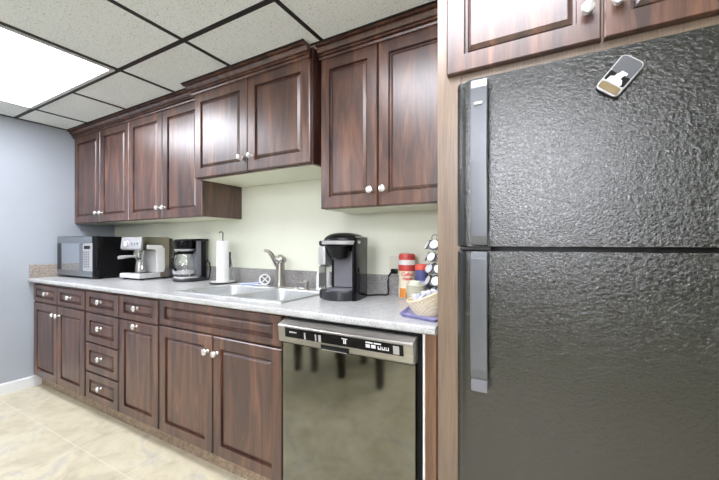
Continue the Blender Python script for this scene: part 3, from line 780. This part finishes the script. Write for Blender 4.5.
def patch(R, a0, a1, z0, z1, mat, parent, name, off=.0008, n=10, rnd=False):
    lp = []
    for k in range(n+1):
        f = k/n; a = a0+(a1-a0)*f
        h = math.sqrt(max(0.02, 1-(2*f-1)**2)) if rnd else 1
        zm = (z0+z1)/2; hz = (z1-z0)/2*h
        lp.append([((R+o)*math.cos(a), (R+o)*math.sin(a), z) for o, z in ((0, zm-hz), (off, zm-hz), (off, zm+hz), (0, zm+hz))])
    return MB().loft(lp).build(name, mat, parent)
patch(.0432, aF-.95, aF-.10, .004, .050, 'orange', cn, 'cup_picture', .001)
patch(.0432, aF-.75, aF+.45, .004, .030, 'brown_wood', cn, 'cup_brown', .0005, rnd=True)  # brown area of the printed cup
wraptext('Coffee', .024, .0418, .112, aF, 'red_ink', cn, 'brand_lettering', .0015)
wraptext('mate', .024, .0418, .092, aF, 'red_ink', cn, 'brand_lettering', .0015)
ux, uy = -.556, 1.610
un = thing('creamer_canister', 'smaller blue canister with coral red lid behind the round basket', 'canister', (ux, uy, ZW))
MB().lathe([(0, 0), (.028, 0), (.030, .004), (.030, .095), (0, .095)], seg=30).build('bottle', 'packet_blue', un)
MB().lathe([(0, .0955), (.031, .0955), (.031, .140), (.028, .146), (0, .146)], seg=30).build('sleeve', 'navy', un)
MB().lathe([(0, .1465), (.0315, .1465), (.0315, .168), (.029, .173), (0, .173)], seg=30).build('lid', 'coral', un)
patch(.0302, aF-.6, aF+.6, .062, .088, 'white', un, 'label', .001, rnd=True)

# round basket with packets
rx, ry = -.552, 1.520
rb = thing('round_basket', 'small round woven basket of sweetener packets in front of the canisters', 'basket', (rx, ry, ZW))
MB().lathe([(0, 0), (.038, 0), (.041, .003), (.045, .084), (.043, .084), (.039, .004), (0, .004)], seg=32).build('basket', 'wicker_dot', rb)
MB().tube([(.0445*math.cos(a), .0445*math.sin(a), .085) for a in [2*PI*k/24 for k in range(24)]], .0028, 8, closed=True).build('rim', 'cream', rb)
def packet_mesh(name, mat, w_=.020, h_=.027):
    m = MB()
    m.loft([[(x*sx, y*.0022*t_, z*sz) for x, z, y in ((-1, -1, .3), (1, -1, .3), (1, 1, .3), (-1, 1, .3))] for sx, sz, t_ in ((w_, h_, -1), (w_*.8, h_*.8, -5), (w_*.8, h_*.8, -5.01))])
    m.loft([[(x*sx, y*.0022*t_, z*sz) for x, z, y in ((-1, -1, .3), (1, -1, .3), (1, 1, .3), (-1, 1, .3))] for sx, sz, t_ in ((w_, h_, -.9), (w_*.8, h_*.8, 3), (w_*.8, h_*.8, 3.01))])
    return m.build(name, mat)
first = None
for k in range(6):
    if first is None: o = first = packet_mesh('sweetener_packet', 'packet_green', .017, .026)
    else: o = first.copy(); C.objects.link(o)
    o.location = (rx-.010+.004*(k % 2), ry-.022+k*.0085, ZW+.068+.004*(k % 3)); o.rotation_euler = (math.radians(-12+5*k), math.radians((-6, 5, -3, 7, -5, 4)[k]), math.radians(8*(k % 3)-8))
    tag(o, 'pale green paper packet standing in the small round woven basket', 'packet', 'packets in the round basket')

# violet tray and wicker boat basket
tr = thing('shallow_tray', 'flat violet blue tray under the wicker basket at the worktop edge', 'tray', (-.43, 1.28, ZW))
m = MB(); tc = [(-.505, 1.205), (-.350, 1.160), (-.345, 1.330), (-.530, 1.385)]
ctr = Vector((-.432, 1.27))
inner = [tuple(ctr+(Vector(p)-ctr)*.86) for p in tc]
m.loft([[(x, y, ZW) for x, y in inner], [(x, y, ZW+.012) for x, y in tc], [(x*.98+ctr.x*.02, y*.98+ctr.y*.02, ZW+.0125) for x, y in tc], [(x, y, ZW+.003) for x, y in inner]])
m.build('tray', 'purple', tr, world=True)
qx, qy, qz = -.424, 1.272, ZW+.0035
wk = thing('wicker_basket', 'boat shaped cream wicker basket of white packets on the violet tray', 'basket', (qx, qy, qz), math.radians(-20))
def el(a, b, zf, n=32): return [(a*math.cos(2*PI*k/n)*(1+.12*abs(math.cos(2*PI*k/n))), b*math.sin(2*PI*k/n), zf(math.cos(2*PI*k/n), math.sin(2*PI*k/n))) for k in range(n)]
rim = lambda c_, s_: .064+.024*c_+.010*s_+.010*c_*c_
m = MB().loft([el(.045, .035, lambda c_, s_: 0), el(.052, .042, lambda c_, s_: .012), el(.064, .052, lambda c_, s_: rim(c_, s_)*.6), el(.071, .058, rim), el(.068, .055, rim), el(.059, .047, lambda c_, s_: rim(c_, s_)*.6), el(.046, .036, lambda c_, s_: .006)])
m.build('basket', 'wicker', wk)
MB().tube(el(.070, .057, lambda c_, s_: rim(c_, s_)+.001), .004, 8, closed=True).build('rim', 'wicker', wk)
first = {}
for k in range(14):
    mt = ('packet', 'packet_blue')[k % 3 == 2]
    if mt not in first: o = first[mt] = packet_mesh('sugar_packet', mt, .018, .026)
    else: o = first[mt].copy(); C.objects.link(o)
    a = k*2.4; r_ = .008+.026*math.sqrt(k/14)
    lx, ly = r_*1.15*math.cos(a), r_*math.sin(a)
    o.location = (qx+lx, qy+ly, qz+.046+.020*(k % 3)/2+.14*lx+.012*(k > 8))
    o.rotation_euler = (random.uniform(-.9, .9), random.uniform(-.7, .7), random.uniform(-2, 2))
    tag(o, ('plain white' if mt == 'packet' else 'blue tinted')+' paper packet heaped in the boat shaped wicker basket', 'packet', 'packets in the wicker basket, '+('white' if mt == 'packet' else 'blue tinted'))

# pod carousel
px_, py_ = -.452, 1.545
pc = thing('pod_carousel', 'chrome wire carousel for coffee pods beside the tall panel', 'rack', (px_, py_, ZW))
MB().lathe([(0, 0), (.060, 0), (.060, .006), (.02, .010), (0, .010)], seg=32).build('base', 'black', pc)
MB().tube([(0, 0, .009), (0, 0, .305)], .004, 8).build('post', 'chrome', pc)
pods = []
for lv in range(5):
    z = .050+.054*lv
    for k in range(7):
        a = 2*PI*k/7+.25*lv
        c0 = Vector((.046*math.cos(a), .046*math.sin(a), z)); rd = Vector((math.cos(a), math.sin(a), .45)).normalized()
        pods.append((c0, rd))
w_ = MB()
for c0, rd in pods:
    u = rd.cross(Vector((0, 0, 1))).normalized(); v = u.cross(rd)
    w_.tube([c0+rd*.006+(u*math.cos(t_)+v*math.sin(t_))*.0215 for t_ in [2*PI*j/12 for j in range(12)]], .0022, 5, closed=True)
    w_.tube([c0+rd*.006-u*.0, Vector((0, 0, c0.z-.012))], .0013, 5)
w_.build('wire_rings', 'dark_grey', pc)
# loops on top
lp_ = MB()
for k in range(3):
    a = 2*PI*k/3+.6
    lp_.tube([Vector((0, 0, .30))+Vector((math.cos(a), math.sin(a), 0))*(.022*(1-math.cos(t_)))+Vector((0, 0, .014*math.sin(t_))) for t_ in [2*PI*j/14 for j in range(14)]], .0014, 5, closed=True)
lp_.build('top_loops', 'dark_grey', pc)
podm = None
for i, (c0, rd) in enumerate(pods):
    if podm is None:
        o = podm = MB().lathe([(0, -.028), (.0135, -.028), (.0145, -.026), (.0170, .0065), (.0205, .0075), (.0205, .0095), (.017, .0098), (.0165, .0088), (0, .0088)], seg=18).build('coffee_pod', 'foil')
    else: o = podm.copy(); C.objects.link(o)
    o.location = Vector((px_, py_, ZW))+c0+rd*.0015; o.rotation_mode = 'QUATERNION'; o.rotation_quaternion = rd.to_track_quat('Z', 'Y')
    tier = ('bottom', 'second', 'middle', 'fourth', 'top')[i//7]
    tag(o, 'foil topped white coffee pod in the %s tier of the wire carousel' % tier, 'coffee pod', 'coffee pods in the %s tier of the carousel' % tier)

# ------------------------------------------------------------------ dark table and chair reflected in the dishwasher door
tb = thing('dining_table', 'dark wooden table behind the camera, its legs mirrored in the dishwasher door', 'table', (-1.6, -.75, 0))
MB().box(-2.10, -1.10, -1.25, -.18, .715, .745, .006).build('tabletop', 'dark_wood', tb, world=True)
MB().box(-2.03, -1.17, -1.18, -.25, .63, .714).build('apron', 'dark_wood', tb, world=True, smooth=0)
for lx in (-2.01, -1.19):
    for ly in (-1.17, -.26):
        MB().loft([[(lx+a*s, ly+b*s, z) for a, b in ((-1, -1), (1, -1), (1, 1), (-1, 1))] for z, s in ((0, .024), (.629, .036))]).build('leg', 'dark_wood', tb, world=True)
ch = thing('dining_chair', 'dark wooden chair at the table behind the camera, mirrored in the dishwasher door', 'chair', (-1.70, -.50, 0))
MB().box(-1.90, -1.53, -.75, -.27, .43, .455, .008).build('seat', 'dark_wood', ch, world=True)
for lx, ly, h in ((-1.86, -.30, .43), (-1.575, -.30, .43), (-1.86, -.70, .43), (-1.575, -.70, .43)):
    MB().loft([[(lx+a*s, ly+b*s, z) for a, b in ((-1, -1), (1, -1), (1, 1), (-1, 1))] for z, s in ((0, .024), (h, .030))]).build('leg', 'dark_wood', ch, world=True)

# ------------------------------------------------------------------ camera, world, view
cam = bpy.data.cameras.new('camera'); co = bpy.data.objects.new('camera', cam); C.objects.link(co)
cam.sensor_width = 36; cam.lens = 345.7/719*36; cam.shift_y = 3.5/719; cam.clip_start = .02
co.location = (0, 0, 1.14); co.rotation_euler = (PI/2, 0, math.radians(29.24))
S.camera = co
w = bpy.data.worlds.new('world'); S.world = w; w.use_nodes = True
w.node_tree.nodes['Background'].inputs[0].default_value = (.8, .85, 1, 1); w.node_tree.nodes['Background'].inputs[1].default_value = .3
S.view_settings.view_transform = 'Standard'; S.view_settings.look = 'None'; S.view_settings.gamma = 1; S.view_settings.use_curve_mapping = False
S.view_settings.exposure = 0.4
